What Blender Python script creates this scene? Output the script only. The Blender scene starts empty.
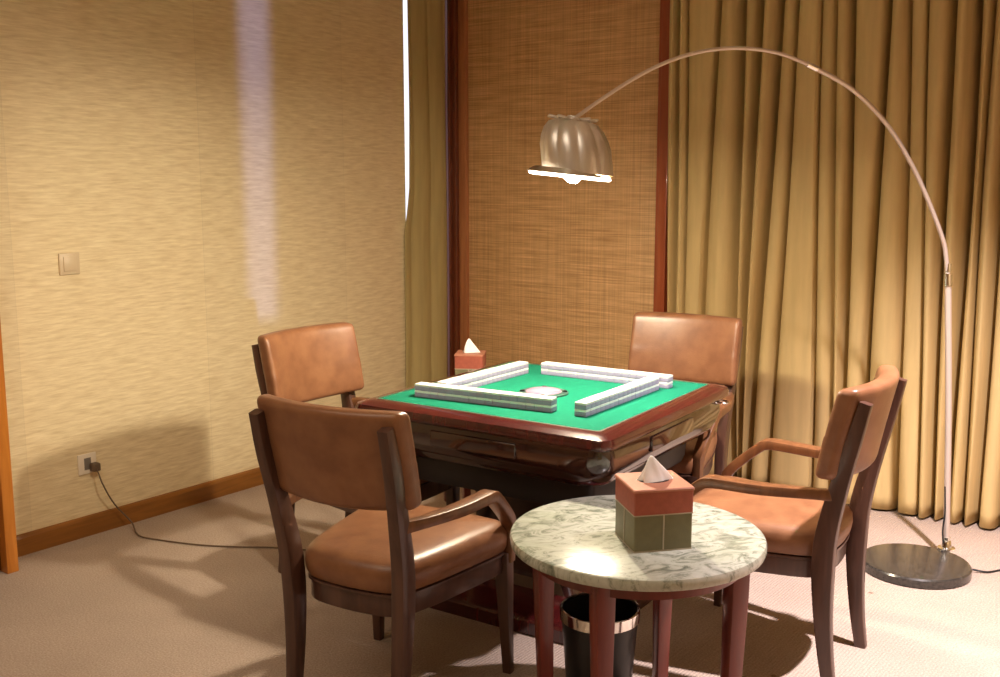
import bpy, bmesh, math, random
from math import sin, cos, pi, radians, sqrt
from mathutils import Vector, Matrix
random.seed(7)
S = bpy.context.scene
COL = S.collection

# ------------------------------------------------------------------ helpers
def link(name, verts, faces, mats, parent=None, smooth=True, fm=None, loc=None, rz=0.0):
    me = bpy.data.meshes.new(name)
    me.from_pydata([tuple(v) for v in verts], [], faces)
    for m in (mats if isinstance(mats, (list, tuple)) else [mats]):
        me.materials.append(m)
    if fm:
        for p, i in zip(me.polygons, fm):
            p.material_index = i
    bm = bmesh.new(); bm.from_mesh(me)
    bmesh.ops.recalc_face_normals(bm, faces=bm.faces)
    bm.to_mesh(me); bm.free()
    if smooth:
        for p in me.polygons:
            p.use_smooth = True
        me.set_sharp_from_angle(angle=radians(38))
    o = bpy.data.objects.new(name, me)
    COL.objects.link(o)
    if parent: o.parent = parent
    if loc: o.location = loc
    o.rotation_euler.z = rz
    return o

def thing(name, label, cat, loc=(0, 0, 0), rz=0.0, group=None):
    o = bpy.data.objects.new(name, None)
    o.empty_display_size = .1
    COL.objects.link(o); o.location = loc; o.rotation_euler = (0, 0, rz)
    o['label'] = label; o['category'] = cat
    if group: o['group'] = group
    return o

def tag(o, label, cat, group=None):
    o['label'] = label; o['category'] = cat
    if group: o['group'] = group
    return o

def structure(o):
    o['kind'] = 'structure'; return o

def dup(root, loc, rz, label):
    r = root.copy(); COL.objects.link(r); r.location = loc; r.rotation_euler = (0, 0, rz); r['label'] = label
    for ch in list(root.children):
        c = ch.copy(); COL.objects.link(c); c.parent = r
        for gch in ch.children:
            d = gch.copy(); COL.objects.link(d); d.parent = c
    return r

class MB:
    def __init__(s): s.v = []; s.f = []; s.m = []
    def add(s, vf, mi=0):
        n = len(s.v); s.v += [tuple(p) for p in vf[0]]
        for f in vf[1]:
            s.f.append(tuple(i + n for i in f)); s.m.append(mi)
        return s
    def link(s, name, mats, parent=None, **k):
        return link(name, s.v, s.f, mats, parent, fm=s.m, **k)

def rbox(x0, x1, y0, y1, z0, z1, r=.003, seg=2, n=1, fn=None):
    """box with rounded edges, optional deformation fn(Vector)->Vector"""
    lo = (x0, y0, z0); hi = (x1, y1, z1)
    ax = []
    for a in range(3):
        L, Hh = lo[a], hi[a]; rr = min(r, (Hh - L) * .499)
        c = [L + rr * (1 - cos(pi / 2 * k / seg)) * 1.0 for k in range(seg + 1)]
        mid = [L + rr + (Hh - L - 2 * rr) * k / n for k in range(1, n)]
        d = [Hh - (x - L) for x in reversed(c)]
        ax.append(c + mid + d)
    idx = {}; V = []; F = []
    def vid(i, j, k):
        key = (i, j, k)
        if key not in idx:
            p = Vector((ax[0][i], ax[1][j], ax[2][k]))
            q = Vector([min(max(p[a], lo[a] + min(r, (hi[a] - lo[a]) * .499)), hi[a] - min(r, (hi[a] - lo[a]) * .499)) for a in range(3)])
            d = p - q
            if d.length > 1e-9:
                p = q + d.normalized() * min(r, .499 * min(hi[a] - lo[a] for a in range(3)))
            if fn: p = fn(p)
            idx[key] = len(V); V.append(p)
        return idx[key]
    N = [len(a) for a in ax]
    for a, b, c in ((0, 1, 2), (1, 2, 0), (2, 0, 1)):
        for e in (0, N[c] - 1):
            for i in range(N[a] - 1):
                for j in range(N[b] - 1):
                    q = []
                    for di, dj in ((0, 0), (1, 0), (1, 1), (0, 1)):
                        t = [0, 0, 0]; t[a] = i + di; t[b] = j + dj; t[c] = e; q.append(vid(*t))
                    F.append(tuple(q))
    return V, F

def loft(rings, cap0=True, cap1=True, closed=True):
    V = []; F = []; n = len(rings[0])
    for r in rings: V += [Vector(p) for p in r]
    for i in range(len(rings) - 1):
        for j in range(n if closed else n - 1):
            k = (j + 1) % n
            F.append((i * n + j, i * n + k, (i + 1) * n + k, (i + 1) * n + j))
    if cap0: F.append(tuple(range(n - 1, -1, -1)))
    if cap1: F.append(tuple((len(rings) - 1) * n + j for j in range(n)))
    return V, F

def lathe(prof, seg=48, cx=0, cy=0, cap0=True, cap1=True):
    return loft([[(cx + r * cos(2 * pi * k / seg), cy + r * sin(2 * pi * k / seg), z) for k in range(seg)] for r, z in prof], cap0, cap1)

def catmull(pts, n=6):
    out = []; P = [Vector(p) for p in pts]
    P = [P[0] * 2 - P[1]] + P + [P[-1] * 2 - P[-2]]
    for i in range(1, len(P) - 2):
        for k in range(n):
            t = k / n; a, b, c, d = P[i - 1:i + 3]
            out.append(.5 * ((2 * b) + (c - a) * t + (2 * a - 5 * b + 4 * c - d) * t * t + (3 * b - a - 3 * c + d) * t ** 3))
    out.append(P[-2]); return out

def sweep(pts, size, up=(0, 0, 1), n=6, smoothpath=True, k=3):
    """sweep a rounded rectangle; pts entries (x,y,z,w,h) or size=(w,h)"""
    raw = [Vector(p[:3]) for p in pts]
    wh = [Vector((p[3], p[4], 0)) if len(p) > 3 else Vector((size[0], size[1], 0)) for p in pts]
    if smoothpath: raw = catmull(raw, n); wh = catmull(wh, n)
    rings = []; up = Vector(up)
    for i, p in enumerate(raw):
        t = (raw[min(i + 1, len(raw) - 1)] - raw[max(i - 1, 0)]).normalized()
        s = t.cross(up).normalized(); u = s.cross(t).normalized()
        w, h = wh[i][0] / 2, wh[i][1] / 2; r = .3 * min(w, h)
        ring = []
        for cx, cy, a0 in ((w - r, h - r, 0), (-w + r, h - r, 90), (-w + r, -h + r, 180), (w - r, -h + r, 270)):
            for j in range(k):
                a = radians(a0 + 90 * j / (k - 1)); ring.append(p + s * (cx + r * cos(a)) + u * (cy + r * sin(a)))
        rings.append(ring)
    return loft(rings)

def tube(pts, r, seg=10, n=6, smoothpath=True):
    raw = [Vector(p[:3]) for p in pts]
    if smoothpath: raw = catmull(raw, n)
    rings = []; s = None
    for i, p in enumerate(raw):
        t = (raw[min(i + 1, len(raw) - 1)] - raw[max(i - 1, 0)]).normalized()
        if s is None:
            s = t.cross(Vector((.31, .2, .93))).normalized()
        else:
            s = (s - t * s.dot(t)).normalized()
        u = t.cross(s)
        rings.append([p + (s * cos(2 * pi * k / seg) + u * sin(2 * pi * k / seg)) * r for k in range(seg)])
    return loft(rings)

def rsq(h, r, z, seg=6, hy=None):
    """rounded square ring"""
    hy = h if hy is None else hy
    out = []; r = min(r, h, hy)
    for cx, cy, a0 in ((h - r, hy - r, 0), (-h + r, hy - r, 90), (-h + r, -hy + r, 180), (h - r, -hy + r, 270)):
        for j in range(seg + 1):
            a = radians(a0 + 90 * j / seg); out.append((cx + r * cos(a), cy + r * sin(a), z))
    return out

def offset(poly, d):
    n = len(poly); out = []
    for i in range(n):
        a = Vector(poly[i - 1]); b = Vector(poly[i]); c = Vector(poly[(i + 1) % n])
        e1 = (b - a).normalized(); e2 = (c - b).normalized()
        nn = (Vector((e1.y, -e1.x)) + Vector((e2.y, -e2.x))).normalized()
        out.append((b.x - nn.x * d, b.y - nn.y * d))
    return out

# ------------------------------------------------------------------ materials
def nm(name):
    m = bpy.data.materials.new(name); m.use_nodes = True
    nt = m.node_tree; return m, nt, nt.nodes['Principled BSDF']

def srgb(r, g, b):
    f = lambda c: (c / 255 / 12.92) if c / 255 <= .04045 else ((c / 255 + .055) / 1.055) ** 2.4
    return (f(r), f(g), f(b), 1)

def plain(name, col, rough=.5, metal=0, spec=.5, coat=0, noise=0, nscale=20, bump=0, stretch=(1, 1, 1), col2=None, bscale=None):
    m, nt, b = nm(name); N = nt.nodes; L = nt.links
    b.inputs['Base Color'].default_value = col; b.inputs['Roughness'].default_value = rough
    b.inputs['Metallic'].default_value = metal; b.inputs['Specular IOR Level'].default_value = spec
    b.inputs['Coat Weight'].default_value = coat; b.inputs['Coat Roughness'].default_value = .12
    tc = N.new('ShaderNodeTexCoord'); mp = N.new('ShaderNodeMapping'); mp.inputs['Scale'].default_value = stretch
    L.new(tc.outputs['Object'], mp.inputs[0])
    nz = N.new('ShaderNodeTexNoise'); nz.inputs['Scale'].default_value = nscale; nz.inputs['Detail'].default_value = 6
    L.new(mp.outputs[0], nz.inputs['Vector'])
    if noise:
        mx = N.new('ShaderNodeMix'); mx.data_type = 'RGBA'
        rp = N.new('ShaderNodeMapRange'); rp.inputs[1].default_value = .35; rp.inputs[2].default_value = .65
        L.new(nz.outputs['Fac'], rp.inputs[0]); L.new(rp.outputs[0], mx.inputs[0])
        mx.inputs[6].default_value = col
        mx.inputs[7].default_value = col2 if col2 else tuple(c * (1 - noise) for c in col[:3]) + (1,)
        L.new(mx.outputs[2], b.inputs['Base Color'])
    if bump:
        bn = N.new('ShaderNodeBump'); bn.inputs['Strength'].default_value = bump; bn.inputs['Distance'].default_value = .004
        n2 = nz
        if bscale:
            n2 = N.new('ShaderNodeTexNoise'); n2.inputs['Scale'].default_value = bscale; L.new(mp.outputs[0], n2.inputs['Vector'])
        L.new(n2.outputs['Fac'], bn.inputs['Height']); L.new(bn.outputs[0], b.inputs['Normal'])
    return m

def grasscloth():
    m, nt, b = nm('grasscloth_wallpaper'); N = nt.nodes; L = nt.links
    tc = N.new('ShaderNodeTexCoord')
    def noise(scale, st, det=5):
        mp = N.new('ShaderNodeMapping'); mp.inputs['Scale'].default_value = st; L.new(tc.outputs['Object'], mp.inputs[0])
        n = N.new('ShaderNodeTexNoise'); n.inputs['Scale'].default_value = scale; n.inputs['Detail'].default_value = det
        L.new(mp.outputs[0], n.inputs['Vector']); return n
    n1 = noise(1, (1, 9, 80)); n2 = noise(1, (1, 16, 200)); n3 = noise(1, (1, 1.2, 2.0))
    r = N.new('ShaderNodeValToRGB'); r.color_ramp.elements[0].position = .3; r.color_ramp.elements[1].position = .68
    r.color_ramp.elements[0].color = srgb(222, 202, 162); r.color_ramp.elements[1].color = srgb(242, 226, 190)
    L.new(n1.outputs['Fac'], r.inputs[0])
    r2 = N.new('ShaderNodeValToRGB'); r2.color_ramp.elements[0].position = .25; r2.color_ramp.elements[1].position = .6
    r2.color_ramp.elements[0].color = (.86, .83, .78, 1); r2.color_ramp.elements[1].color = (1, 1, 1, 1)
    L.new(n2.outputs['Fac'], r2.inputs[0])
    mx = N.new('ShaderNodeMix'); mx.data_type = 'RGBA'; mx.blend_type = 'MULTIPLY'; mx.inputs[0].default_value = .8
    L.new(r.outputs[0], mx.inputs[6]); L.new(r2.outputs[0], mx.inputs[7])
    # wallpaper lengths: slight tone change from drop to drop, seam at y=-0.82
    sp = N.new('ShaderNodeSeparateXYZ'); L.new(tc.outputs['Object'], sp.inputs[0])
    a = N.new('ShaderNodeMath'); a.operation = 'ADD'; a.inputs[1].default_value = .825; L.new(sp.outputs['Y'], a.inputs[0])
    d = N.new('ShaderNodeMath'); d.operation = 'DIVIDE'; d.inputs[1].default_value = .92; L.new(a.outputs[0], d.inputs[0])
    fl = N.new('ShaderNodeMath'); fl.operation = 'FLOOR'; L.new(d.outputs[0], fl.inputs[0])
    wn = N.new('ShaderNodeTexWhiteNoise'); wn.noise_dimensions = '1D'
    ad = N.new('ShaderNodeMath'); ad.inputs[1].default_value = 4.3; L.new(fl.outputs[0], ad.inputs[0]); L.new(ad.outputs[0], wn.inputs['W'])
    mr = N.new('ShaderNodeMapRange'); mr.inputs[3].default_value = .9; mr.inputs[4].default_value = 1.05; L.new(wn.outputs['Value'], mr.inputs[0])
    fr = N.new('ShaderNodeMath'); fr.operation = 'FRACT'; L.new(d.outputs[0], fr.inputs[0])
    gt = N.new('ShaderNodeMath'); gt.operation = 'GREATER_THAN'; gt.inputs[1].default_value = .003; L.new(fr.outputs[0], gt.inputs[0])
    m2 = N.new('ShaderNodeMapRange'); m2.inputs[3].default_value = .9; m2.inputs[4].default_value = 1; L.new(gt.outputs[0], m2.inputs[0])
    mu = N.new('ShaderNodeMath'); mu.operation = 'MULTIPLY'; L.new(mr.outputs[0], mu.inputs[0]); L.new(m2.outputs[0], mu.inputs[1])
    hs = N.new('ShaderNodeHueSaturation'); L.new(mx.outputs[2], hs.inputs['Color']); L.new(mu.outputs[0], hs.inputs['Value'])
    L.new(hs.outputs[0], b.inputs['Base Color'])
    b.inputs['Roughness'].default_value = .62; b.inputs['Specular IOR Level'].default_value = .3
    bn = N.new('ShaderNodeBump'); bn.inputs['Strength'].default_value = .35; bn.inputs['Distance'].default_value = .003
    L.new(n2.outputs['Fac'], bn.inputs['Height']); L.new(bn.outputs[0], b.inputs['Normal'])
    return m

def bamboo():
    m, nt, b = nm('woven_bamboo'); N = nt.nodes; L = nt.links
    tc = N.new('ShaderNodeTexCoord')
    def noise(st, det=3):
        mp = N.new('ShaderNodeMapping'); mp.inputs['Scale'].default_value = st; L.new(tc.outputs['Object'], mp.inputs[0])
        n = N.new('ShaderNodeTexNoise'); n.inputs['Scale'].default_value = 1; n.inputs['Detail'].default_value = det
        L.new(mp.outputs[0], n.inputs['Vector']); return n
    n1 = noise((2.5, 1, 190)); n2 = noise((90, 1, 1.5)); n3 = noise((6, 1, 30))
    r = N.new('ShaderNodeValToRGB'); r.color_ramp.elements[0].position = .3; r.color_ramp.elements[1].position = .7
    r.color_ramp.elements[0].color = srgb(196, 152, 104); r.color_ramp.elements[1].color = srgb(238, 200, 150)
    L.new(n1.outputs['Fac'], r.inputs[0])
    r2 = N.new('ShaderNodeValToRGB'); r2.color_ramp.elements[0].position = .3; r2.color_ramp.elements[1].position = .72
    r2.color_ramp.elements[0].color = (.84, .8, .76, 1); r2.color_ramp.elements[1].color = (1.12, 1.12, 1.1, 1)
    L.new(n2.outputs['Fac'], r2.inputs[0])
    mx = N.new('ShaderNodeMix'); mx.data_type = 'RGBA'; mx.blend_type = 'MULTIPLY'; mx.inputs[0].default_value = .9
    L.new(r.outputs[0], mx.inputs[6]); L.new(r2.outputs[0], mx.inputs[7])
    r3 = N.new('ShaderNodeValToRGB'); r3.color_ramp.elements[0].position = .35; r3.color_ramp.elements[1].position = .6
    r3.color_ramp.elements[0].color = (.8, .76, .72, 1); r3.color_ramp.elements[1].color = (1, 1, 1, 1)
    L.new(n3.outputs['Fac'], r3.inputs[0])
    m3 = N.new('ShaderNodeMix'); m3.data_type = 'RGBA'; m3.blend_type = 'MULTIPLY'; m3.inputs[0].default_value = .7
    L.new(mx.outputs[2], m3.inputs[6]); L.new(r3.outputs[0], m3.inputs[7])
    # thin pale binding threads
    sp = N.new('ShaderNodeSeparateXYZ'); L.new(tc.outputs['Object'], sp.inputs[0])
    d = N.new('ShaderNodeMath'); d.operation = 'DIVIDE'; d.inputs[1].default_value = .105; L.new(sp.outputs['X'], d.inputs[0])
    fr = N.new('ShaderNodeMath'); fr.operation = 'FRACT'; L.new(d.outputs[0], fr.inputs[0])
    lt = N.new('ShaderNodeMath'); lt.operation = 'LESS_THAN'; lt.inputs[1].default_value = .05; L.new(fr.outputs[0], lt.inputs[0])
    sc = N.new('ShaderNodeMath'); sc.operation = 'MULTIPLY'; sc.inputs[1].default_value = .35; L.new(lt.outputs[0], sc.inputs[0])
    m4 = N.new('ShaderNodeMix'); m4.data_type = 'RGBA'; L.new(sc.outputs[0], m4.inputs[0])
    L.new(m3.outputs[2], m4.inputs[6]); m4.inputs[7].default_value = srgb(226, 180, 120)
    L.new(m4.outputs[2], b.inputs['Base Color']); b.inputs['Roughness'].default_value = .5
    bn = N.new('ShaderNodeBump'); bn.inputs['Strength'].default_value = .4; bn.inputs['Distance'].default_value = .003
    L.new(n1.outputs['Fac'], bn.inputs['Height']); L.new(bn.outputs[0], b.inputs['Normal'])
    return m

def carpet():
    m, nt, b = nm('cut_pile_carpet'); N = nt.nodes; L = nt.links
    tc = N.new('ShaderNodeTexCoord')
    n1 = N.new('ShaderNodeTexNoise'); n1.inputs['Scale'].default_value = 160; n1.inputs['Detail'].default_value = 4
    n2 = N.new('ShaderNodeTexNoise'); n2.inputs['Scale'].default_value = 2.2; n2.inputs['Detail'].default_value = 6
    n3 = N.new('ShaderNodeTexVoronoi'); n3.inputs['Scale'].default_value = 3.1
    wv = N.new('ShaderNodeTexWave'); wv.inputs['Scale'].default_value = 28; wv.inputs['Distortion'].default_value = 1.5
    for n in (n1, n2, n3, wv): L.new(tc.outputs['Object'], n.inputs['Vector'])
    r = N.new('ShaderNodeValToRGB'); r.color_ramp.elements[0].position = .3; r.color_ramp.elements[1].position = .7
    r.color_ramp.elements[0].color = srgb(168, 148, 134); r.color_ramp.elements[1].color = srgb(198, 180, 166)
    L.new(n1.outputs['Fac'], r.inputs[0])
    r2 = N.new('ShaderNodeValToRGB'); r2.color_ramp.elements[0].position = .3; r2.color_ramp.elements[1].position = .7
    r2.color_ramp.elements[0].color = (.86, .85, .84, 1); r2.color_ramp.elements[1].color = (1, 1, 1, 1)
    L.new(n2.outputs['Fac'], r2.inputs[0])
    mx = N.new('ShaderNodeMix'); mx.data_type = 'RGBA'; mx.blend_type = 'MULTIPLY'; mx.inputs[0].default_value = 1
    L.new(r.outputs[0], mx.inputs[6]); L.new(r2.outputs[0], mx.inputs[7])
    # a few small dark spots
    r3 = N.new('ShaderNodeValToRGB'); r3.color_ramp.elements[0].position = .018; r3.color_ramp.elements[1].position = .04
    r3.color_ramp.elements[0].color = (.5, .42, .36, 1); r3.color_ramp.elements[1].color = (1, 1, 1, 1)
    L.new(n3.outputs['Distance'], r3.inputs[0])
    m3 = N.new('ShaderNodeMix'); m3.data_type = 'RGBA'; m3.blend_type = 'MULTIPLY'; m3.inputs[0].default_value = 1
    L.new(mx.outputs[2], m3.inputs[6]); L.new(r3.outputs[0], m3.inputs[7])
    L.new(m3.outputs[2], b.inputs['Base Color']); b.inputs['Roughness'].default_value = .95; b.inputs['Specular IOR Level'].default_value = .1
    ad = N.new('ShaderNodeMath'); ad.operation = 'ADD'; L.new(n1.outputs['Fac'], ad.inputs[0]); L.new(wv.outputs['Fac'], ad.inputs[1])
    bn = N.new('ShaderNodeBump'); bn.inputs['Strength'].default_value = .5; bn.inputs['Distance'].default_value = .004
    L.new(ad.outputs[0], bn.inputs['Height']); L.new(bn.outputs[0], b.inputs['Normal'])
    return m

def wood(name, c1, c2, rough=.35, axis=(12, 12, 1.2), coat=0.0, spec=.5):
    m, nt, b = nm(name); N = nt.nodes; L = nt.links
    tc = N.new('ShaderNodeTexCoord'); mp = N.new('ShaderNodeMapping'); mp.inputs['Scale'].default_value = axis
    L.new(tc.outputs['Object'], mp.inputs[0])
    n = N.new('ShaderNodeTexNoise'); n.inputs['Scale'].default_value = 3; n.inputs['Detail'].default_value = 8; n.inputs['Distortion'].default_value = .6
    L.new(mp.outputs[0], n.inputs['Vector'])
    r = N.new('ShaderNodeValToRGB'); r.color_ramp.elements[0].position = .3; r.color_ramp.elements[1].position = .7
    r.color_ramp.elements[0].color = c1; r.color_ramp.elements[1].color = c2
    L.new(n.outputs['Fac'], r.inputs[0]); L.new(r.outputs[0], b.inputs['Base Color'])
    b.inputs['Roughness'].default_value = rough; b.inputs['Coat Weight'].default_value = coat; b.inputs['Coat Roughness'].default_value = .08
    b.inputs['Specular IOR Level'].default_value = spec
    return m

def marble():
    m, nt, b = nm('mottled_marble'); N = nt.nodes; L = nt.links
    tc = N.new('ShaderNodeTexCoord'); mp = N.new('ShaderNodeMapping'); mp.inputs['Scale'].default_value = (1, 1.9, 1); mp.inputs['Rotation'].default_value = (0, 0, .5)
    L.new(tc.outputs['Object'], mp.inputs[0])
    n = N.new('ShaderNodeTexNoise'); n.inputs['Scale'].default_value = 11; n.inputs['Detail'].default_value = 9; n.inputs['Roughness'].default_value = .7; n.inputs['Distortion'].default_value = 1.6
    n2 = N.new('ShaderNodeTexNoise'); n2.inputs['Scale'].default_value = 4; n2.inputs['Detail'].default_value = 4
    L.new(mp.outputs[0], n.inputs['Vector']); L.new(mp.outputs[0], n2.inputs['Vector'])
    r = N.new('ShaderNodeValToRGB'); e = r.color_ramp.elements
    e[0].position = .3; e[0].color = srgb(96, 104, 92); e[1].position = .72; e[1].color = srgb(206, 208, 200)
    x = e.new(.42); x.color = srgb(146, 150, 138); x = e.new(.5); x.color = srgb(186, 188, 178)
    L.new(n.outputs['Fac'], r.inputs[0])
    r2 = N.new('ShaderNodeValToRGB'); r2.color_ramp.elements[0].position = .35; r2.color_ramp.elements[1].position = .65
    r2.color_ramp.elements[0].color = (.8, .84, .72, 1); r2.color_ramp.elements[1].color = (1, 1, 1, 1)
    L.new(n2.outputs['Fac'], r2.inputs[0])
    mx = N.new('ShaderNodeMix'); mx.data_type = 'RGBA'; mx.blend_type = 'MULTIPLY'; mx.inputs[0].default_value = .7
    L.new(r.outputs[0], mx.inputs[6]); L.new(r2.outputs[0], mx.inputs[7])
    L.new(mx.outputs[2], b.inputs['Base Color']); b.inputs['Roughness'].default_value = .22
    return m

def emit(name, col, st):
    m, nt, b = nm(name)
    b.inputs['Base Color'].default_value = (0, 0, 0, 1); b.inputs['Emission Color'].default_value = col; b.inputs['Emission Strength'].default_value = st
    return m

M = {}
M['paper'] = grasscloth(); M['bamboo'] = bamboo(); M['carpet'] = carpet(); M['marble'] = marble()
M['plaster'] = plain('ceiling_plaster', srgb(225, 214, 196), .9)
M['warmwall'] = plain('warm_wall_paint', srgb(196, 172, 132), .9, noise=.05, nscale=3)
M['leather'] = plain('tan_leather', srgb(142, 98, 68), .36, noise=.2, nscale=14, bump=.12, bscale=220, col2=srgb(124, 82, 56))
M['chairwood'] = wood('dark_walnut_wood', srgb(66, 42, 34), srgb(92, 62, 50), .38, coat=.25)
M['armwood'] = wood('lighter_walnut_wood', srgb(98, 62, 38), srgb(128, 84, 52), .36, coat=.2)  # armrest walnut, a lighter tone than the legs
M['mahogany'] = wood('polished_mahogany', srgb(58, 16, 17), srgb(82, 25, 24), .24, coat=.8)
M['darkgloss'] = wood('dark_lacquered_wood', srgb(36, 17, 15), srgb(54, 27, 22), .12, coat=1.0)
M['redwood'] = wood('reddish_table_wood', srgb(100, 38, 30), srgb(124, 50, 38), .3, coat=.4)
M['skirting'] = wood('golden_brown_skirting_wood', srgb(120, 74, 26), srgb(150, 96, 38), .4, axis=(3, 1, 12))
M['casing'] = wood('amber_casing_wood', srgb(176, 104, 34), srgb(204, 130, 52), .35, coat=.3)
M['doorwood'] = wood('dark_door_wood', srgb(80, 38, 16), srgb(104, 52, 24), .4)
M['postdark'] = wood('brown_red_frame_wood', srgb(96, 46, 26), srgb(116, 58, 34), .35, coat=.3)
M['postred'] = wood('orange_red_frame_wood', srgb(146, 66, 36), srgb(170, 84, 48), .35, coat=.3)
M['postedge'] = wood('pale_frame_edge_wood', srgb(164, 104, 66), srgb(186, 124, 80), .4)
M['felt'] = plain('green_felt', srgb(20, 122, 94), .9, spec=.15, noise=.1, nscale=60, bump=.1)
M['silver'] = plain('brushed_silver_metal', (.72, .68, .62, 1), .28, metal=1)
M['lampmetal'] = plain('satin_nickel_metal', (.86, .83, .80, 1), .36, metal=.8, noise=.08, nscale=60, stretch=(1, 1, .05))
M['polishedpole'] = plain('warm_steel_tube', (.72, .62, .56, 1), .45, metal=.6)
M['chrome'] = plain('chrome_metal', (.85, .84, .8, 1), .12, metal=1)
M['black'] = plain('black_plastic', (.012, .012, .014, 1), .35)
M['chassis'] = plain('black_painted_steel', (.016, .012, .012, 1), .45)
M['stonebase'] = plain('dark_grey_granite', srgb(66, 62, 58), .25, noise=.4, nscale=90, col2=srgb(40, 38, 36), coat=.3)
M['curtain'] = plain('gold_olive_curtain_cloth', srgb(210, 184, 130), .75, spec=.25, noise=.12, nscale=5, stretch=(6, 6, .6), bump=.05, bscale=300)
M['curtaing'] = plain('olive_curtain_cloth', srgb(186, 168, 116), .8, spec=.2, noise=.12, nscale=5, stretch=(6, 6, .6))
M['tile_body'] = plain('ivory_tile_plastic', srgb(238, 240, 238), .3)
M['tile_back'] = plain('lilac_grey_tile_back', srgb(160, 152, 182), .3)
M['lilac'] = plain('lilac_translucent_dome', srgb(160, 142, 158), .4, noise=.25, nscale=30, col2=srgb(170, 120, 146))
M['greydisc'] = plain('grey_green_plastic', srgb(60, 92, 84), .3)
M['coral'] = plain('coral_red_leather', srgb(170, 90, 72), .5, noise=.15, nscale=50, bump=.1, bscale=300)
M['corallight'] = plain('coral_tan_leather_lid', srgb(190, 124, 98), .5, noise=.12, nscale=50, bump=.1, bscale=300)
M['olive'] = plain('grey_olive_leather', srgb(118, 114, 84), .45, noise=.1, nscale=50, bump=.1, bscale=300)
M['stitch'] = plain('pale_grey_piping', srgb(176, 166, 146), .5)
M['tissue'] = plain('white_tissue_paper', srgb(246, 246, 246), .9, spec=.1)
M['tissue'].node_tree.nodes['Principled BSDF'].inputs['Subsurface Weight'].default_value = .7
M['tissue'].node_tree.nodes['Principled BSDF'].inputs['Subsurface Radius'].default_value = (.03, .03, .03)
M['slot'] = plain('dark_slot_interior', srgb(40, 24, 20), .8)
M['switch'] = plain('cream_switch_plastic', srgb(216, 196, 164), .4)
M['socket'] = plain('white_socket_plastic', srgb(226, 214, 196), .4)
M['hole'] = plain('grey_socket_inset', srgb(120, 112, 104), .5)
M['cord'] = plain('brown_grey_cord', srgb(96, 78, 62), .5)
M['bulb'] = emit('lit_bulb_glass', (1, .9, .72, 1), 60)
M['glow_ring'] = emit('shade_mouth_glow', (1, .88, .68, 1), 9)  # emission for the glow added at the shade mouth
M['sky'] = emit('daylight_behind_curtain', (.84, .86, 1, 1), .75)
M['inner'] = plain('white_enamel_inside', srgb(240, 232, 214), .4)

# ------------------------------------------------------------------ room shell (room frame: x along the back wall, -y towards the camera)
RO = (-.331, 6.321, 0); RZ = math.atan2(-.602, .798)
Ur = Vector((.798, -.602, 0)); Vr = Vector((.602, .798, 0))
def W(a, b, z=0): return Vector(RO) + Ur * a - Vr * b + Vector((0, 0, z))
W0, DEP, HT = 4.35, 7.2, 2.85
def rlink(mb, name, mats, parent=None, smooth=True):
    if parent is None: return mb.link(name, mats, None, loc=RO, rz=RZ, smooth=smooth)
    return mb.link(name, mats, parent, smooth=smooth)
def rb(a0, a1, b0, b1, z0, z1, r=.001, seg=1): return rbox(a0, a1, -b1, -b0, z0, z1, r, seg)

structure(rlink(MB().add(rb(-.12, W0 + .1, -.42, DEP + .1, -.1, 0)), 'floor', M['carpet']))
structure(rlink(MB().add(rb(-.12, W0 + .1, -.42, DEP + .1, HT, HT + .1)), 'ceiling', M['plaster']))
structure(rlink(MB().add(rb(-.1, 0, .34, DEP, 0, HT)).add(rb(-.1, 0, -.3, .34, 0, .1)).add(rb(-.1, 0, -.3, 0, .1, HT)), 'wall_left', M['paper']))
structure(rlink(MB().add(rb(-.1, W0 + .1, -.4, -.3, 0, HT)), 'wall_back', M['warmwall']))
structure(rlink(MB().add(rb(W0, W0 + .1, -.3, DEP, 0, HT)), 'wall_right', M['warmwall']))
structure(rlink(MB().add(rb(-.1, W0 + .1, DEP, DEP + .1, 0, HT)), 'wall_front', M['warmwall']))
mb = MB()
for z, a in ((.0, 0), ):
    mb.add(loft([[(0, y, 0), (.016, y, 0), (.016, y, .072), (.010, y, .084), (0, y, .088)] for y in (-2.80, -.355)]))
structure(rlink(mb, 'baseboard_left', M['skirting'], smooth=False))
# window in the far end of the left wall, behind the narrow curtain
w = bpy.data.objects.new('window_1', None); COL.objects.link(w); w.location = RO; w.rotation_euler.z = RZ; structure(w)
MB().add(rb(-.09, -.08, .01, .338, .12, 2.75)).link('window_pane', M['sky'], w)
MB().add(rb(-.1, -.005, 0, .03, .1, 2.78, .003)).add(rb(-.1, -.005, .03, .35, 2.74, 2.78, .003)).add(rb(-.1, -.005, .03, .35, .1, .14, .003)).link('window_frame', M['postdark'], w)
# bamboo wall panel framed by posts
mb = MB().add(rb(.0, .045, -.3, .0, 0, HT, .004, 2)).add(rb(.045, .075, -.3, -.02, 0, HT, .004, 2))
structure(rlink(mb, 'trim_1', M['postdark']))
mb = MB().add(rb(1.425, 1.475, -.3, -.005, 0, HT, .004, 2)); mb2 = MB().add(rb(1.395, 1.425, -.3, -.035, 0, HT, .004, 2))
t2 = structure(rlink(mb, 'trim_2', M['postred'])); mb2.link('trim_edge', M['postred'], t2)
structure(rlink(MB().add(rb(.075, .13, -.3, -.045, 0, HT, .003, 2)), 'trim_3', M['postedge']))
structure(rlink(MB().add(rb(.13, 1.395, -.3, -.02, 0, .09, .004, 2)), 'baseboard_back', M['postdark']))
bl = rlink(MB().add(rb(.13, 1.395, -.085, -.07, .09, HT - .02, .002)), 'bamboo_panel', M['bamboo'])
tag(bl, 'tall woven brown bamboo panel framed by two wooden posts in the corner', 'bamboo panel')
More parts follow.
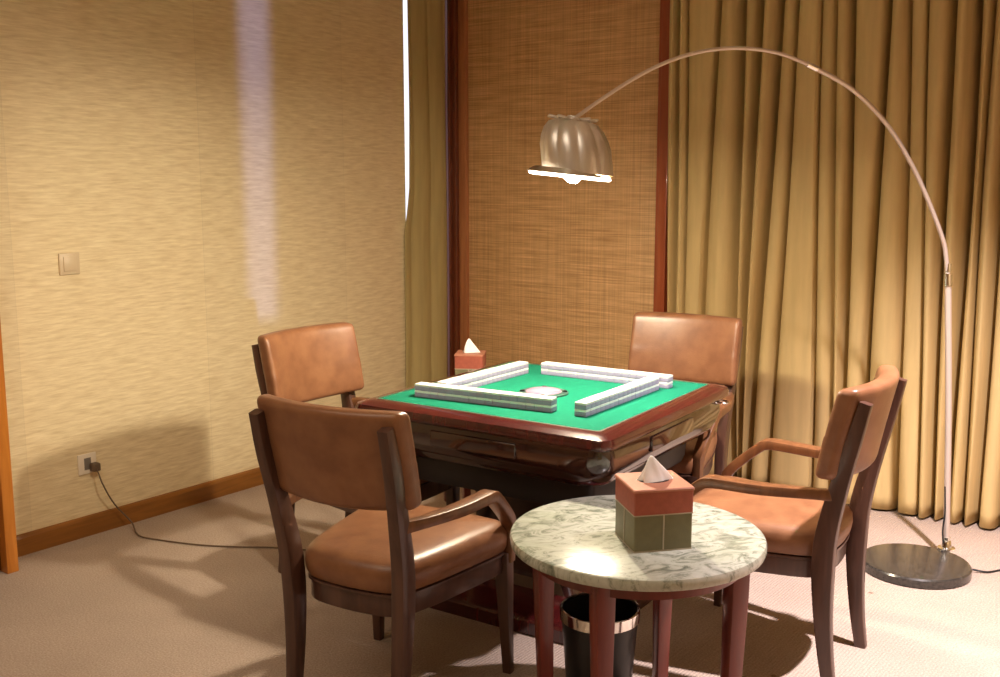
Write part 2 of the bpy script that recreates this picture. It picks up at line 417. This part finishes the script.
MB().add(rb(.13, 1.395, -.09, -.06, .09, .13, .004, 2)).link('bottom_rail', M['postdark'], bl)

# door casing at the left edge
d = bpy.data.objects.new('door_1', None); COL.objects.link(d); d.location = RO; d.rotation_euler.z = RZ; structure(d)
MB().add(rb(.0, .165, 2.815, 2.862, 0, 2.15, .004, 2)).add(rb(0, .165, 3.74, 3.80, 0, 2.15, .004, 2)).add(rb(0, .165, 2.862, 3.74, 2.09, 2.15, .004, 2)).link('door_frame', M['casing'], d)
MB().add(rb(0, .12, 2.862, 3.74, .01, 2.09, .003)).add(rb(.12, .13, 2.95, 3.65, .2, .95, .004, 2)).add(rb(.12, .13, 2.95, 3.65, 1.1, 1.95, .004, 2)).link('door_leaf', M['doorwood'], d)
MB().add(tube([W(0, 0, 0) * 0 + Vector((.13, -3.66, 1.0)), (.18, -3.66, 1.0), (.19, -3.6, 1.0), (.19, -3.54, 1.0)], .009)).link('door_handle', M['silver'], d)

# ------------------------------------------------------------------ curtains
GR = [(1.493, -0.018), (1.538, -0.003), (1.59, -0.011), (1.71, 0.025), (1.867, -0.015), (1.937, 0.011), (2.018, 0.031), (2.116, 0.024), (2.263, -0.023), (2.347, -0.035), (2.417, -0.022), (2.534, 0.005), (2.665, -0.03), (2.747, -0.037), (2.825, -0.02), (2.917, -0.006), (2.97, -0.005), (3.049, 0.001)]
x = 3.049
while x < 4.2:
    x += random.uniform(.07, .14); GR.append((min(x, 4.24), 0))
DEPTH = [.25, .8, .7, .55, 1, .9, 1.15, .9, .3, .35, 1.0, .8, .6, .4, .75, 1.25, .6, .8] + [random.uniform(.5, 1) for _ in range(30)]
def curtain_mesh(GR, DEPTH, z0, z1, base, amp=.075, rows=46, seed=1, hem=True):
    rng = random.Random(seed)
    ph = [rng.uniform(0, 6) for _ in GR]
    A = []  # samples (groove index, u)
    for i in range(len(GR) - 1):
        n = 16
        for k in range(n): A.append((i, .5 - .5 * cos(pi * k / n)))
    A.append((len(GR) - 2, 1.0))
    rings = []
    for r in range(rows + 1):
        z = z0 + (z1 - z0) * r / rows; row = []
        for i, u in A:
            g0 = GR[i][0] + GR[i][1] * (z - 1.4) + .005 * sin(z * 2.3 + ph[i])
            g1 = GR[i + 1][0] + GR[i + 1][1] * (z - 1.4) + .005 * sin(z * 2.3 + ph[i + 1])
            gap = g1 - g0; dd = DEPTH[i] * (1 - u) + DEPTH[i + 1] * u
            bulge = sin(pi * u) ** .55
            sk = u + .10 * sin(2 * pi * u) * sin(ph[i])
            flare = 1.0 + .35 * (1 - min(z / .9, 1))
            d = base + amp * 1.05 * (-dd * (1 - bulge)) * min(1, gap / .08) * flare + .012 * sin(i * 2.1 + ph[i]) + .010 * sin(pi * u) * sin(z * 1.3 + ph[i] * 2)
            gd = min(u * gap / (.006 + .010 * DEPTH[i]), 9); ge = min((1 - u) * gap / (.006 + .010 * DEPTH[i + 1]), 9)
            d -= .085 * (DEPTH[i] * math.exp(-gd * gd) + DEPTH[i + 1] * math.exp(-ge * ge))
            zz = z
            row.append((g0 + gap * sk, -d, zz))
        rings.append(row)
    return rings
def cloth(rings, th=.004):
    V, F = loft(rings, False, False, closed=False)
    return V, F
rings = curtain_mesh(GR, DEPTH, .012, HT - .01, .035)
V, F = cloth(rings)
c = link('curtain', V, F, M['curtain'], None, loc=RO, rz=RZ)
sm = c.modifiers.new('thick', 'SOLIDIFY'); sm.thickness = .004
tag(c, 'long gold-olive pleated curtain hanging to the floor behind the arc lamp', 'curtain', None)
# narrow curtain on the left wall next to the corner: coordinates b along wall
def edge_b(z):
    pts = [(0, .372), (1.22, .37), (1.3, .352), (1.45, .326), (1.9, .316), (2.5, .316), (2.85, .315)]
    for (z0_, b0), (z1_, b1) in zip(pts, pts[1:]):
        if z <= z1_: return b0 + (b1 - b0) * (z - z0_) / (z1_ - z0_)
    return pts[-1][1]
rings = []
for r in range(40):
    z = .03 + (HT - .05) * r / 39; row = []
    eb = edge_b(z)
    for k in range(41):
        u = k / 40; b = .012 + (eb - .012) * u
        dep = .014 + .018 * abs(sin(pi * (u * 2.3 + .12 * sin(z * 1.6)))) ** .7 + .004 * sin(6 * u + z)
        if u > .6: dep -= (u - .6) * .05
        dep = max(dep, .004)
        row.append((dep, -b, z))
    rings.append(row)
V, F = cloth(rings)
c2 = link('curtain', V, F, M['curtaing'], None, loc=RO, rz=RZ)
sm = c2.modifiers.new('thick', 'SOLIDIFY'); sm.thickness = .003
tag(c2, 'narrow olive curtain between the papered wall and the bamboo panel, daylight at its edge', 'curtain')

# ------------------------------------------------------------------ switch, socket, cord
sw = thing('light_switch', 'square cream light switch on the papered wall', 'light switch', W(0, 2.426, 1.178), RZ)
MB().add(rbox(.0, .009, -.046, .046, -.046, .046, .004, 2)).link('switch_plate', M['switch'], sw)
MB().add(rbox(.009, .013, -.030, .030, -.032, .032, .003, 2)).link('rocker', M['switch'], sw)
so = thing('wall_socket', 'white wall socket low on the papered wall near the skirting', 'socket', W(0, 2.402, .317), RZ)
MB().add(rbox(.0, .009, -.043, .043, -.045, .045, .004, 2)).link('socket_plate', M['socket'], so)
MB().add(rbox(.009, .0098, -.016, .016, -.026, .026, .0003, 1)).link('socket_inset', M['hole'], so)
pc = thing('power_cord', 'thin brown cord plugged into the wall socket and trailing over the carpet', 'power cord', W(0.0095, 2.385, .305), RZ)
MB().add(rbox(.0, .036, -.012, .024, -.022, .014, .007, 3)).link('plug', M['cord'], pc)
def to_local(p): # world -> cord local
    q = Vector(p) - pc.location; return Vector((q.dot(Ur), q.dot(Vr), q.z))
pts = [to_local(W(.045, 2.383, .295)), to_local(W(.07, 2.37, .22)), to_local(W(.05, 2.31, .12)), to_local(W(.075, 2.25, .03))]
pts += [to_local(p) for p in [(-1.56, 4.375, .006), (-1.449, 4.318, .005), (-1.262, 4.257, .005), (-1.088, 4.233, .005), (-.918, 4.221, .005), (-.6, 4.14, .005), (-.35, 4.05, .005)]]
MB().add(tube(pts, .0032, 8)).link('cable', M['cord'], pc)

# ------------------------------------------------------------------ mahjong table
TC = (.177, 3.777); TZ = radians(-33.2); HS = .508
t = thing('mahjong_table', 'square mahjong table with green felt top and glossy dark mahogany body', 'mahjong table', (TC[0], TC[1], 0), TZ)
fh = .439
MB().add(loft([rsq(fh, .012, .700), rsq(fh, .012, .7615), rsq(fh - .002, .012, .7625)])).link('felt_surface', M['felt'], t)
MB().add(loft([rsq(fh + .0005, .012, .745), rsq(fh + .0005, .012, .7655), rsq(fh + .0074, .014, .7655), rsq(fh + .0074, .014, .745), rsq(fh + .0005, .012, .745)], False, False)).link('edge_strip', M['silver'], t)
rim = [(fh + .0075, .014, .745), (fh + .0075, .014, .764), (fh + .022, .02, .7635), (fh + .040, .028, .760), (HS - .006, .04, .752), (HS, .045, .740), (HS - .002, .045, .724), (HS - .012, .04, .715), (HS - .05, .03, .712)]
MB().add(loft([rsq(*p[:2], p[2], 8) for p in rim] + [rsq(fh + .0075, .014, .745, 8)], False, False)).link('rim', M['mahogany'], t)
ap = [(HS - .022, .06, .714), (HS - .018, .07, .69), (HS - .018, .07, .665), (HS - .026, .075, .63), (HS - .045, .08, .60), (HS - .07, .085, .578), (HS - .08, .085, .572)]
MB().add(loft([rsq(h, r, z, 8) for h, r, z in ap])).link('apron', M['darkgloss'], t)
for k in range(4):
    a = k * pi / 2; R = Matrix.Rotation(a, 3, 'Z')
    V, F = rbox(-.17, .17, -HS + .003, -HS + .02, .645, .698, .006, 3)
    V = [R @ (p + Vector((0, .008, 0))) for p in V]
    MB().add((V, F)).link('drawer', M['darkgloss'], t)
# chassis, pedestal, base
MB().add(loft([rsq(.39, .03, .572), rsq(.385, .03, .50), rsq(.375, .03, .475), rsq(.36, .03, .47)])).link('chassis', M['chassis'], t)
MB().add(loft([rsq(.25, .03, .47), rsq(.22, .03, .44), rsq(.20, .03, .40), rsq(.20, .03, .13), rsq(.235, .03, .09)])).link('pedestal', M['darkgloss'], t)
MB().add(loft([rsq(.37, .03, 0), rsq(.37, .03, .045), rsq(.362, .03, .055), rsq(.34, .03, .062), rsq(.31, .03, .092), rsq(.24, .03, .1)])).link('base', M['mahogany'], t)
# corner ashtray / cup rings on the rim corners
for k, (sx, sy) in enumerate(((1, -1), (1, 1), (-1, 1), (-1, -1))):
    if k == 1:
        V, F = tube([(HS * sx - .02 + .026 * cos(a), HS * sy - .055 + .026 * sin(a), .70) for a in [2 * pi * i / 16 for i in range(17)]], .004, 8, 2)
        MB().add((V, F)).link('cup_ring', M['chrome'], t)
# centre console
cc = MB().add(lathe([(.09, .7625), (.09, .767), (.083, .770), (.06, .770)], 40, .0, -.035)).link('centre_console', M['greydisc'], t)
MB().add(lathe([(.066, .769), (.064, .772), (.055, .776), (.035, .779), (.012, .780)], 40, .0, -.035)).link('console_dome', M['lilac'], cc)
for k in range(4):
    a = k * pi / 2 + .5
    MB().add(lathe([(.009, .769), (.009, .774), (.006, .775)], 14, .077 * cos(a), -.035 + .077 * sin(a))).link('console_button', M['black'], cc)

# mahjong tiles
tw, td, thh = .0322, .044, .0235
V1, F1 = rbox(-tw / 2 + .0004, tw / 2 - .0004, -td / 2, td / 2, 0, thh - .007, .0018, 2)
V2, F2 = rbox(-tw / 2 + .0004, tw / 2 - .0004, -td / 2, td / 2, thh - .0072, thh - .0004, .0022, 2)
mbt = MB().add((V1, F1), 0).add((V2, F2), 1)
proto = mbt.link('mahjong_tile', [M['tile_body'], M['tile_body']])
# tiles lie face down: lilac lower layer, white back on top
mbt2 = MB()
V1, F1 = rbox(-tw / 2 + .0003, tw / 2 - .0003, -td / 2, td / 2, .0, .0152, .0016, 2)
V2, F2 = rbox(-tw / 2 + .0003, tw / 2 - .0003, -td / 2, td / 2, .0150, thh - .0003, .002, 3)
mbt2.add((V1, F1), 1).add((V2, F2), 0)
bpy.data.objects.remove(proto)
proto = mbt2.link('mahjong_tile', [M['tile_body'], M['tile_back']])
def tloc(x, y, z):
    return Vector((TC[0] + x * cos(TZ) - y * sin(TZ), TC[1] + x * sin(TZ) + y * cos(TZ), z))
walls = [((-.357, -.315), (.183, -.272), 'front-left', 'left', 'right', 'armchair seen from behind on the left'),
         ((.290, -.288), (.302, .252), 'front-right', 'near', 'far', 'round marble table'),
         ((.346, .302), (-.196, .292), 'back-right', 'right', 'left', 'bamboo panel'),
         ((-.268, .262), (-.290, -.262), 'back-left', 'far', 'near', 'papered wall')]
first = True
for (p, q, nmw, e0, e1, side) in walls:
    n = 17
    P = Vector(p); Q = Vector(q); dv = Q - P; ang = math.atan2(dv.y, dv.x)
    for layer in (0, 1):
        for i in range(n):
            c_ = P + dv * ((i + .5) / n)
            o = proto if first else proto.copy()
            if not first: COL.objects.link(o)
            first = False
            jx = random.uniform(-.0008, .0008)
            nrm = Vector((-dv.y, dv.x)).normalized() * jx
            o.location = tloc(c_.x + nrm.x, c_.y + nrm.y, .7628 + layer * thh)
            o.rotation_euler = (0, 0, TZ + ang)
            lay = 'upper' if layer else 'lower'
            if i == 0: lb = 'white mahjong tile at the %s end of the %s tile wall, %s layer' % (e0, nmw, lay); gp = None
            elif i == n - 1: lb = 'white mahjong tile at the %s end of the %s tile wall, %s layer' % (e1, nmw, lay); gp = None
            else: lb = 'white mahjong tile inside the %s layer of the %s tile wall' % (lay, nmw); gp = '%s layer tiles of the %s tile wall' % (lay, nmw)
            o['label'] = lb; o['category'] = 'mahjong tile'
            o['group'] = gp if gp else 'end tiles of the mahjong tile walls'

# ------------------------------------------------------------------ armchair
def seat_outline(d=0.0):
    pts = [(.0, -.250), (.07, -.246), (.12, -.238), (.155, -.222), (.178, -.195), (.196, -.145), (.216, -.06), (.232, .03), (.246, .12), (.256, .19), (.252, .232), (.232, .258), (.195, .268), (.1, .276), (0, .279)]
    full = [Vector((x, y, 0)) for x, y in pts] + [Vector((-x, y, 0)) for x, y in reversed(pts[1:-1])]
    n = len(full); out = []
    for i in range(n):
        a, b, c, e = full[i - 1], full[i], full[(i + 1) % n], full[(i + 2) % n]
        for k in range(4):
            tt = k / 4
            q = .5 * ((2 * b) + (c - a) * tt + (2 * a - 5 * b + 4 * c - e) * tt * tt + (3 * b - a - 3 * c + e) * tt ** 3)
            out.append((q.x, q.y))
    return out
def pad(prof, crown=0.0, crown_rings=6):
    base = seat_outline()
    rings = []
    for d_, z in prof:
        rings.append([(x, y, z) for x, y in offset(base, d_)])
    last = rings[-1]; zc = last[0][2]
    for k in range(1, crown_rings + 1):
        s = 1 - k / crown_rings * .97
        rings.append([(x * s, y * s, zc + crown * (1 - s * s)) for x, y, z in last])
    return loft(rings)
TOPZ = .95
def back_fn(p):
    x, y, z = p
    u = (z - .655) / .29
    # slightly puffed, curved round the sitter, leaning back
    yy = y + .85 * x * x
    lean = -.254 - .052 * u - .008 * u * u
    zz = z + .012 * (x / .26) ** 2 * (0 if u > .5 else 1)
    puff = 1 + .18 * (1 - (x / .26) ** 2) * (1 - (2 * u - 1) ** 2)
    return Vector((x, yy * (puff if y > 0 else 1) + lean - .03, zz))
def make_chair(label):
    t = thing('armchair', label, 'armchair', (0, 0, 0), 0, 'leather armchairs around the mahjong table')
    MB().add(pad([(.02, .402), (.006, .408), (.0, .42), (-.004, .445), (-.002, .468), (.008, .484), (.026, .494), (.045, .498)], .014)).link('seat', M['leather'], t)
    MB().add(pad([(.03, .335), (.014, .336), (.012, .34), (.012, .392), (.004, .396), (.004, .402), (.02, .404)], 0, 3)).link('seat_rail', M['chairwood'], t)
    MB().add(rbox(-.243, .243, -.032, .030, .658, .944, .022, 4, 14, back_fn)).link('backrest', M['leather'], t)
    for s in (-1, 1):
        MB().add(sweep([(s * .182, -.274, 0, .032, .036), (s * .183, -.256, .12, .036, .044), (s * .186, -.244, .25, .040, .054), (s * .190, -.240, .38, .041, .064), (s * .196, -.248, .50, .041, .062), (s * .205, -.280, .65, .038, .052), (s * .214, -.316, .79, .036, .044), (s * .214, -.345, .905, .034, .034)], None, up=(0, 1, 0))).link('leg', M['chairwood'], t)
        MB().add(sweep([(s * .238, .238, .40, .048, .046), (s * .240, .238, .33, .046, .044), (s * .244, .242, .18, .038, .036), (s * .248, .250, 0, .028, .028)], None, up=(0, 1, 0))).link('leg', M['chairwood'], t)
        MB().add(sweep([(s * .205, -.262, .618, .030, .034), (s * .232, -.19, .620, .038, .030), (s * .256, -.06, .618, .048, .032), (s * .267, .05, .620, .05, .032), (s * .268, .095, .618, .05, .034), (s * .267, .125, .602, .048, .034), (s * .262, .205, .530, .044, .034), (s * .258, .236, .49, .040, .036), (s * .255, .242, .45, .036, .036), (s * .253, .242, .37, .034, .034)], None, up=(0, .25, 1))).link('armrest', M['armwood'], t)
    return t
chairs = [((-.312, 3.025), -29, 'brown leather armchair seen from behind at the left front of the mahjong table'),
          ((-.52, 3.95), -125.5, 'brown leather armchair by the papered wall, facing the green table'),
          ((.66, 4.265), 150, 'brown leather armchair behind the mahjong table, backing onto the gold curtain'),
          ((.867, 3.30), 57, 'brown leather armchair on the right between the marble table and arc lamp')]
ch = None
for (x, y), r, lb in chairs:
    if ch is None:
        ch = make_chair(lb); ch.location = (x, y, 0); ch.rotation_euler.z = radians(r)
    else: dup(ch, (x, y, 0), radians(r), lb)

# ------------------------------------------------------------------ round marble tables
def round_table(label, x, y, rz):
    t = thing('side_table', label, 'side table', (x, y, 0), rz, 'round marble side tables')
    R = .347
    MB().add(lathe([(R - .012, .545), (R - .003, .549), (R, .556), (R, .570), (R - .003, .577), (R - .01, .580), (.01, .580)], 96)).link('marble_top', M['marble'], t)
    MB().add(loft([[(r * cos(2 * pi * k / 64), r * sin(2 * pi * k / 64), z) for k in range(64)] for r, z in ((.29, .545), (.29, .505), (.265, .505), (.265, .545))], False, False)).link('apron', M['redwood'], t)
    for k in range(4):
        a = k * pi / 2 + pi / 4; cx, cy = .276 * cos(a), .276 * sin(a)
        V, F = loft([[(cx * f_ + q[0] * s_, cy * f_ + q[1] * s_, z) for q in rsq(.0265, .004, 0, 2)] for z, s_, f_ in ((.545, 1, 1), (.45, .96, 1), (.25, .82, .985), (0, .66, .96))])
        MB().add((V, F)).link('leg', M['redwood'], t)
    return t
rt = round_table('round marble-topped side table with red wooden legs in the foreground', .374, 2.775, radians(-160))
rt2 = dup(rt, (-.06, 4.79, 0), radians(20), 'round side table half hidden behind the far corner of the mahjong table')

rt2.scale = (.8, .8, 1)

# ------------------------------------------------------------------ tissue boxes
def tissue_box(label, x, y, rz):
    t = thing('tissue_box', label, 'tissue box', (x, y, .5802), rz, 'leather tissue boxes')
    h = .0795; zs = .098
    MB().add(loft([rsq(h, .005, 0, 3), rsq(h, .005, zs, 3)])).link('box_body', M['olive'], t)
    MB().add(loft([rsq(h + .001, .005, zs, 3), rsq(h + .001, .005, .160, 3)])).link('upper_band', M['coral'], t)
    MB().add(loft([rsq(h + .0035, .006, .159, 3), rsq(h + .0035, .006, .164, 3), rsq(h + .001, .006, .167, 3)])).link('lid', M['corallight'], t)
    m_ = MB()
    m_.add(loft([rsq(h + .0022, .005, zs - .0015, 3), rsq(h + .0022, .005, zs + .0015, 3)], True, True))
    for k in range(4):
        R = Matrix.Rotation(k * pi / 2, 3, 'Z'); V, F = rbox(-.002, .002, -h - .0015, -h + .002, .004, zs - .002, .0005, 1)
        m_.add(([R @ p for p in V], F))
    m_.add(loft([rsq(h + .001, .005, 0.0, 3), rsq(h + .001, .005, .003, 3)]))
    m_.link('piping', M['stitch'], t)
    MB().add(loft([[(.042 * cos(2 * pi * k / 32), .026 * sin(2 * pi * k / 32), z) for k in range(32)] for z in (.1668, .1674)])).link('slot', M['slot'], t)
    # folded tissue peak
    rings = []
    for i in range(9):
        u = i / 8; row = []
        for k in range(28):
            a = 2 * pi * k / 28
            r_ = ((1 - u) ** .9 + .05 * u) * (1 + .30 * sin(3 * a + 1 + 2.5 * u) * (1 - u * .4) + .14 * sin(5 * a + 3 * u))
            row.append(((.040 * r_ + .002) * cos(a) - .008 * u, (.017 * r_ + .002) * sin(a), .1672 + .066 * u + .006 * sin(5 * a) * (1 - u) * u))
        rings.append(row)
    MB().add(loft(rings)).link('tissue', M['tissue'], t)
    return t
tb = tissue_box('coral and olive leather tissue box on the foreground marble table', .407, 2.705, radians(12))
tb2 = dup(tb, (-.135, 4.76, .5802), radians(-6), 'tissue box with coral top standing beyond the mahjong table before the bamboo panel')

tb2.scale = (.8, .8, .96)

# ------------------------------------------------------------------ waste bin
bn_ = thing('waste_bin', 'black round waste bin with chrome rim under the round marble table', 'waste bin', (.295, 2.96, 0))
MB().add(lathe([(.092, 0), (.094, .003), (.113, .255), (.113, .275), (.110, .275), (.108, .24), (.089, .008), (.02, .008)], 56)).link('bin_body', M['black'], bn_)
MB().add(lathe([(.1135, .25), (.1175, .252), (.1185, .276), (.118, .284), (.115, .286), (.110, .284), (.109, .276), (.1135, .276), (.1135, .25)], 56, cap0=False, cap1=False)).link('chrome_rim', M['chrome'], bn_)

# ------------------------------------------------------------------ arc lamp
LB = (1.640, 3.985)
al = thing('arc_lamp', 'tall arching metal floor lamp with lit dome shade over the mahjong table', 'floor lamp', (LB[0], LB[1], 0))
def LL(p): return (p[0] - LB[0], p[1] - LB[1], p[2])
MB().add(lathe([(.196, 0), (.205, .004), (.205, .032), (.200, .038), (.19, .040), (.01, .040)], 72)).link('base', M['stonebase'], al)
foot = (1.815, 4.115)
MB().add(lathe([(.034, .040), (.034, .046), (.020, .050), (.016, .075), (.0135, .078), (.0135, .09)], 28, foot[0] - LB[0], foot[1] - LB[1])).link('pole_collar', M['chrome'], al)
MB().add(tube([LL((foot[0], foot[1], .04)), LL((1.797, 4.138, .6)), LL((1.765, 4.15, 1.135))], .0125, 16, 4)).link('pole', M['polishedpole'], al)
MB().add(tube([LL((1.7665, 4.15, 1.11)), LL((1.7635, 4.15, 1.16))], .0165, 16, 2)).add(tube([LL((1.7635, 4.15, 1.165)), LL((1.762, 4.149, 1.20))], .013, 16, 2)).link('pole_joint', M['chrome'], al)
arc = [(1.764, 4.15, 1.141), (1.75, 4.145, 1.22), (1.731, 4.14, 1.291), (1.663, 4.119, 1.428), (1.574, 4.093, 1.58), (1.458, 4.057, 1.729), (1.308, 4.012, 1.854), (1.138, 3.961, 1.935), (1.001, 3.92, 1.977), (0.854, 3.876, 1.989), (0.722, 3.836, 1.975), (0.601, 3.799, 1.94), (0.486, 3.765, 1.886), (0.362, 3.727, 1.809), (0.257, 3.696, 1.736)]
arc_in = arc[:8]; arc_out = arc[7:]
MB().add(tube([LL(p) for p in arc_in], .0088, 12, 5)).link('arc_tube', M['polishedpole'], al)
MB().add(tube([LL(p) for p in arc_out], .0068, 12, 5)).link('arc_tube', M['polishedpole'], al)
MB().add(tube([LL(tuple(arc[7][i] + (arc[6][i] - arc[7][i]) * .12 for i in range(3))), LL(tuple(arc[7][i] + (arc[8][i] - arc[7][i]) * .15 for i in range(3)))], .0115, 14, 2)).link('arc_joint', M['chrome'], al)
MB().add(tube([LL(p) for p in [(1.80, 4.11, .06), (1.793, 4.108, .12), (1.800, 4.115, .2), (1.797, 4.122, .3)]], .0035, 8)).link('pole_wire', M['black'], al)
# shade
sh = bpy.data.objects.new('shade', None)
SC = Vector(LL((.250, arc[-1][1], arc[-1][2] - .004)))
tilt = radians(6)
def shp(p):  # tilt in the image plane about the y axis
    x, y, z = p; return Vector((SC.x + x * cos(tilt) - z * sin(tilt) * -1 * -1, SC.y + y, SC.z + z * cos(tilt) - x * sin(tilt)))
def ribbed(prof, nr=10, amp=.03, seg=120):
    rings = []
    for r, z, w in prof:
        rings.append([(r * (1 - amp * w * (1 - abs(cos(nr * a / 2)))) * cos(a), r * (1 - amp * w * (1 - abs(cos(nr * a / 2)))) * sin(a), z) for a in [2 * pi * k / seg for k in range(seg)]])
    return rings
outer = [(.060, -.004, 1.2), (.085, -.012, 1.2), (.104, -.034, 1.1), (.116, -.062, 1), (.124, -.095, .9), (.124, -.125, .7), (.124, -.155, .4), (.123, -.182, .2)]
inner = [(r - .003, z + (-.003 if i == 0 else 0), w) for i, (r, z, w) in enumerate(outer)]
V, F = loft([[shp(p) for p in r] for r in ribbed(outer, 10, .07)], False, False)
shade = MB().add((V, F)).link('lamp_shade', M['lampmetal'], al)
V, F = loft([[shp(p) for p in r] for r in ribbed(inner, 10, .07)], True, False)
MB().add((V, F)).link('shade_lining', M['inner'], shade)
# scalloped crown of small petals round the top opening
V, F = loft([[shp((r * cos(a), r * sin(a), z)) for a in [2 * pi * k / 40 for k in range(40)]] for r, z in ((.018, .012), (.02, .0), (.062, -.004), (.062, -.010))], True, True)
MB().add((V, F)).link('shade_cap', M['lampmetal'], shade)
m_ = MB()
for k in range(10):
    a = 2 * pi * (k + .5) / 10
    pts = [shp(((r) * cos(a + o_), (r) * sin(a + o_), z)) for r, z, o_ in ((.060, .0, -.26), (.078, .0015, -.15), (.086, .004, 0), (.078, .0015, .15), (.060, .0, .26))]
    m_.add(tube(pts, .0045, 8, 4))
m_.link('crown_petals', M['lampmetal'], shade)
# lower flared ring
V, F = loft([[shp((r * cos(a) - .030, r * sin(a), z)) for a in [2 * pi * k / 72 for k in range(72)]] for r, z in ((.118, -.172), (.140, -.185), (.147, -.189), (.147, -.192), (.140, -.194), (.112, -.184), (.118, -.172))], False, False)
MB().add((V, F)).link('shade_ring', M['silver'], shade)
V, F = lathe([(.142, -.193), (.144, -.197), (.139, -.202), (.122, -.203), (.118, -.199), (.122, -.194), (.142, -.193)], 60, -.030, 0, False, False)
MB().add(([shp(p) for p in V], F)).link('glow_ring', M['glow_ring'], shade)  # glowing ring added under the shade, stands in for the bulb's glare
V, F = lathe([(.002, -.155), (.018, -.157), (.030, -.17), (.034, -.188), (.031, -.205), (.018, -.217), (.004, -.221)], 28, -.022)
V = [Vector(p) for p in V]
MB().add(([shp(p) for p in V], F)).link('bulb', M['bulb'], shade)
V, F = lathe([(.016, -.03), (.016, -.155)], 16, -.022)
MB().add(([shp(p) for p in V], F)).link('bulb_socket', M['silver'], shade)
MB().add(tube([LL((arc[-1][0] + .004, arc[-1][1], arc[-1][2] + .004)), LL((.250, arc[-1][1], arc[-1][2] - .008))], .0085, 12, 2)).link('shade_joint', M['chrome'], al)
MB().add(tube([LL(p) for p in [(1.855, 3.96, .012), (1.91, 3.95, .005), (1.98, 3.975, .004), (2.1, 3.99, .004), (2.3, 4.03, .004), (2.6, 4.1, .004)]], .004, 8)).link('lamp_cable', M['black'], al)

# ------------------------------------------------------------------ camera and light
cam = bpy.data.cameras.new('camera'); co = bpy.data.objects.new('camera', cam); COL.objects.link(co)
cam.lens = 38.05; cam.sensor_width = 36; co.location = (0, 0, 1.55); co.rotation_euler = (radians(90 - 8.9), 0, 0)
cam.clip_start = .05; S.camera = co

def lamp(name, kind, loc, energy, col, rot=None, target=None, **k):
    l = bpy.data.lights.new(name, kind); l.energy = energy; l.color = col
    for a, b in k.items(): setattr(l, a, b)
    o = bpy.data.objects.new(name, l); COL.objects.link(o); o.location = loc
    if target is not None:
        dv = Vector(target) - Vector(loc); o.rotation_euler = dv.to_track_quat('-Z', 'Y').to_euler()
    return o
lamp('lamp_bulb_light', 'POINT', (.222, 3.69, 1.553), 95, (1, .86, .64), shadow_soft_size=.045)
lamp('ceiling_downlight', 'SPOT', (1.68, 2.9, 2.75), 500, (1, .87, .88), target=(1.75, 3.3, 0), spot_size=radians(86), spot_blend=1, shadow_soft_size=.035)
lamp('room_fill_light', 'AREA', tuple(W(2.2, 4.6, 2.78)), 23, (1, .82, .62), target=tuple(W(2.2, 4.6, 0)), shape='RECTANGLE', size=2.2, size_y=2.2)  # unseen area light added as warm ambient fill
lamp('wall_fill_spot', 'SPOT', tuple(W(2.9, 3.0, 2.78)), 90, (1, .86, .62), target=tuple(W(.0, 2.1, .45)), spot_size=radians(52), spot_blend=1, shadow_soft_size=.12)  # unseen spot added to brighten the lower left wall
sl = lamp('daylight_gap_light', 'AREA', tuple(W(4.25, 2.8, 1.88)), .28, (.30, .38, 1), target=tuple(W(0, 1.40, 1.88)), shape='RECTANGLE', size=.17, size_y=2.1)
sl.data.spread = radians(1.6)
wd = bpy.data.worlds.new('World'); S.world = wd; wd.use_nodes = True
wd.node_tree.nodes['Background'].inputs[0].default_value = (.9, .75, .55, 1); wd.node_tree.nodes['Background'].inputs[1].default_value = .05
S.view_settings.view_transform = 'Standard'; S.view_settings.look = 'None'; S.view_settings.gamma = 1; S.view_settings.use_curve_mapping = False
S.view_settings.exposure = .85
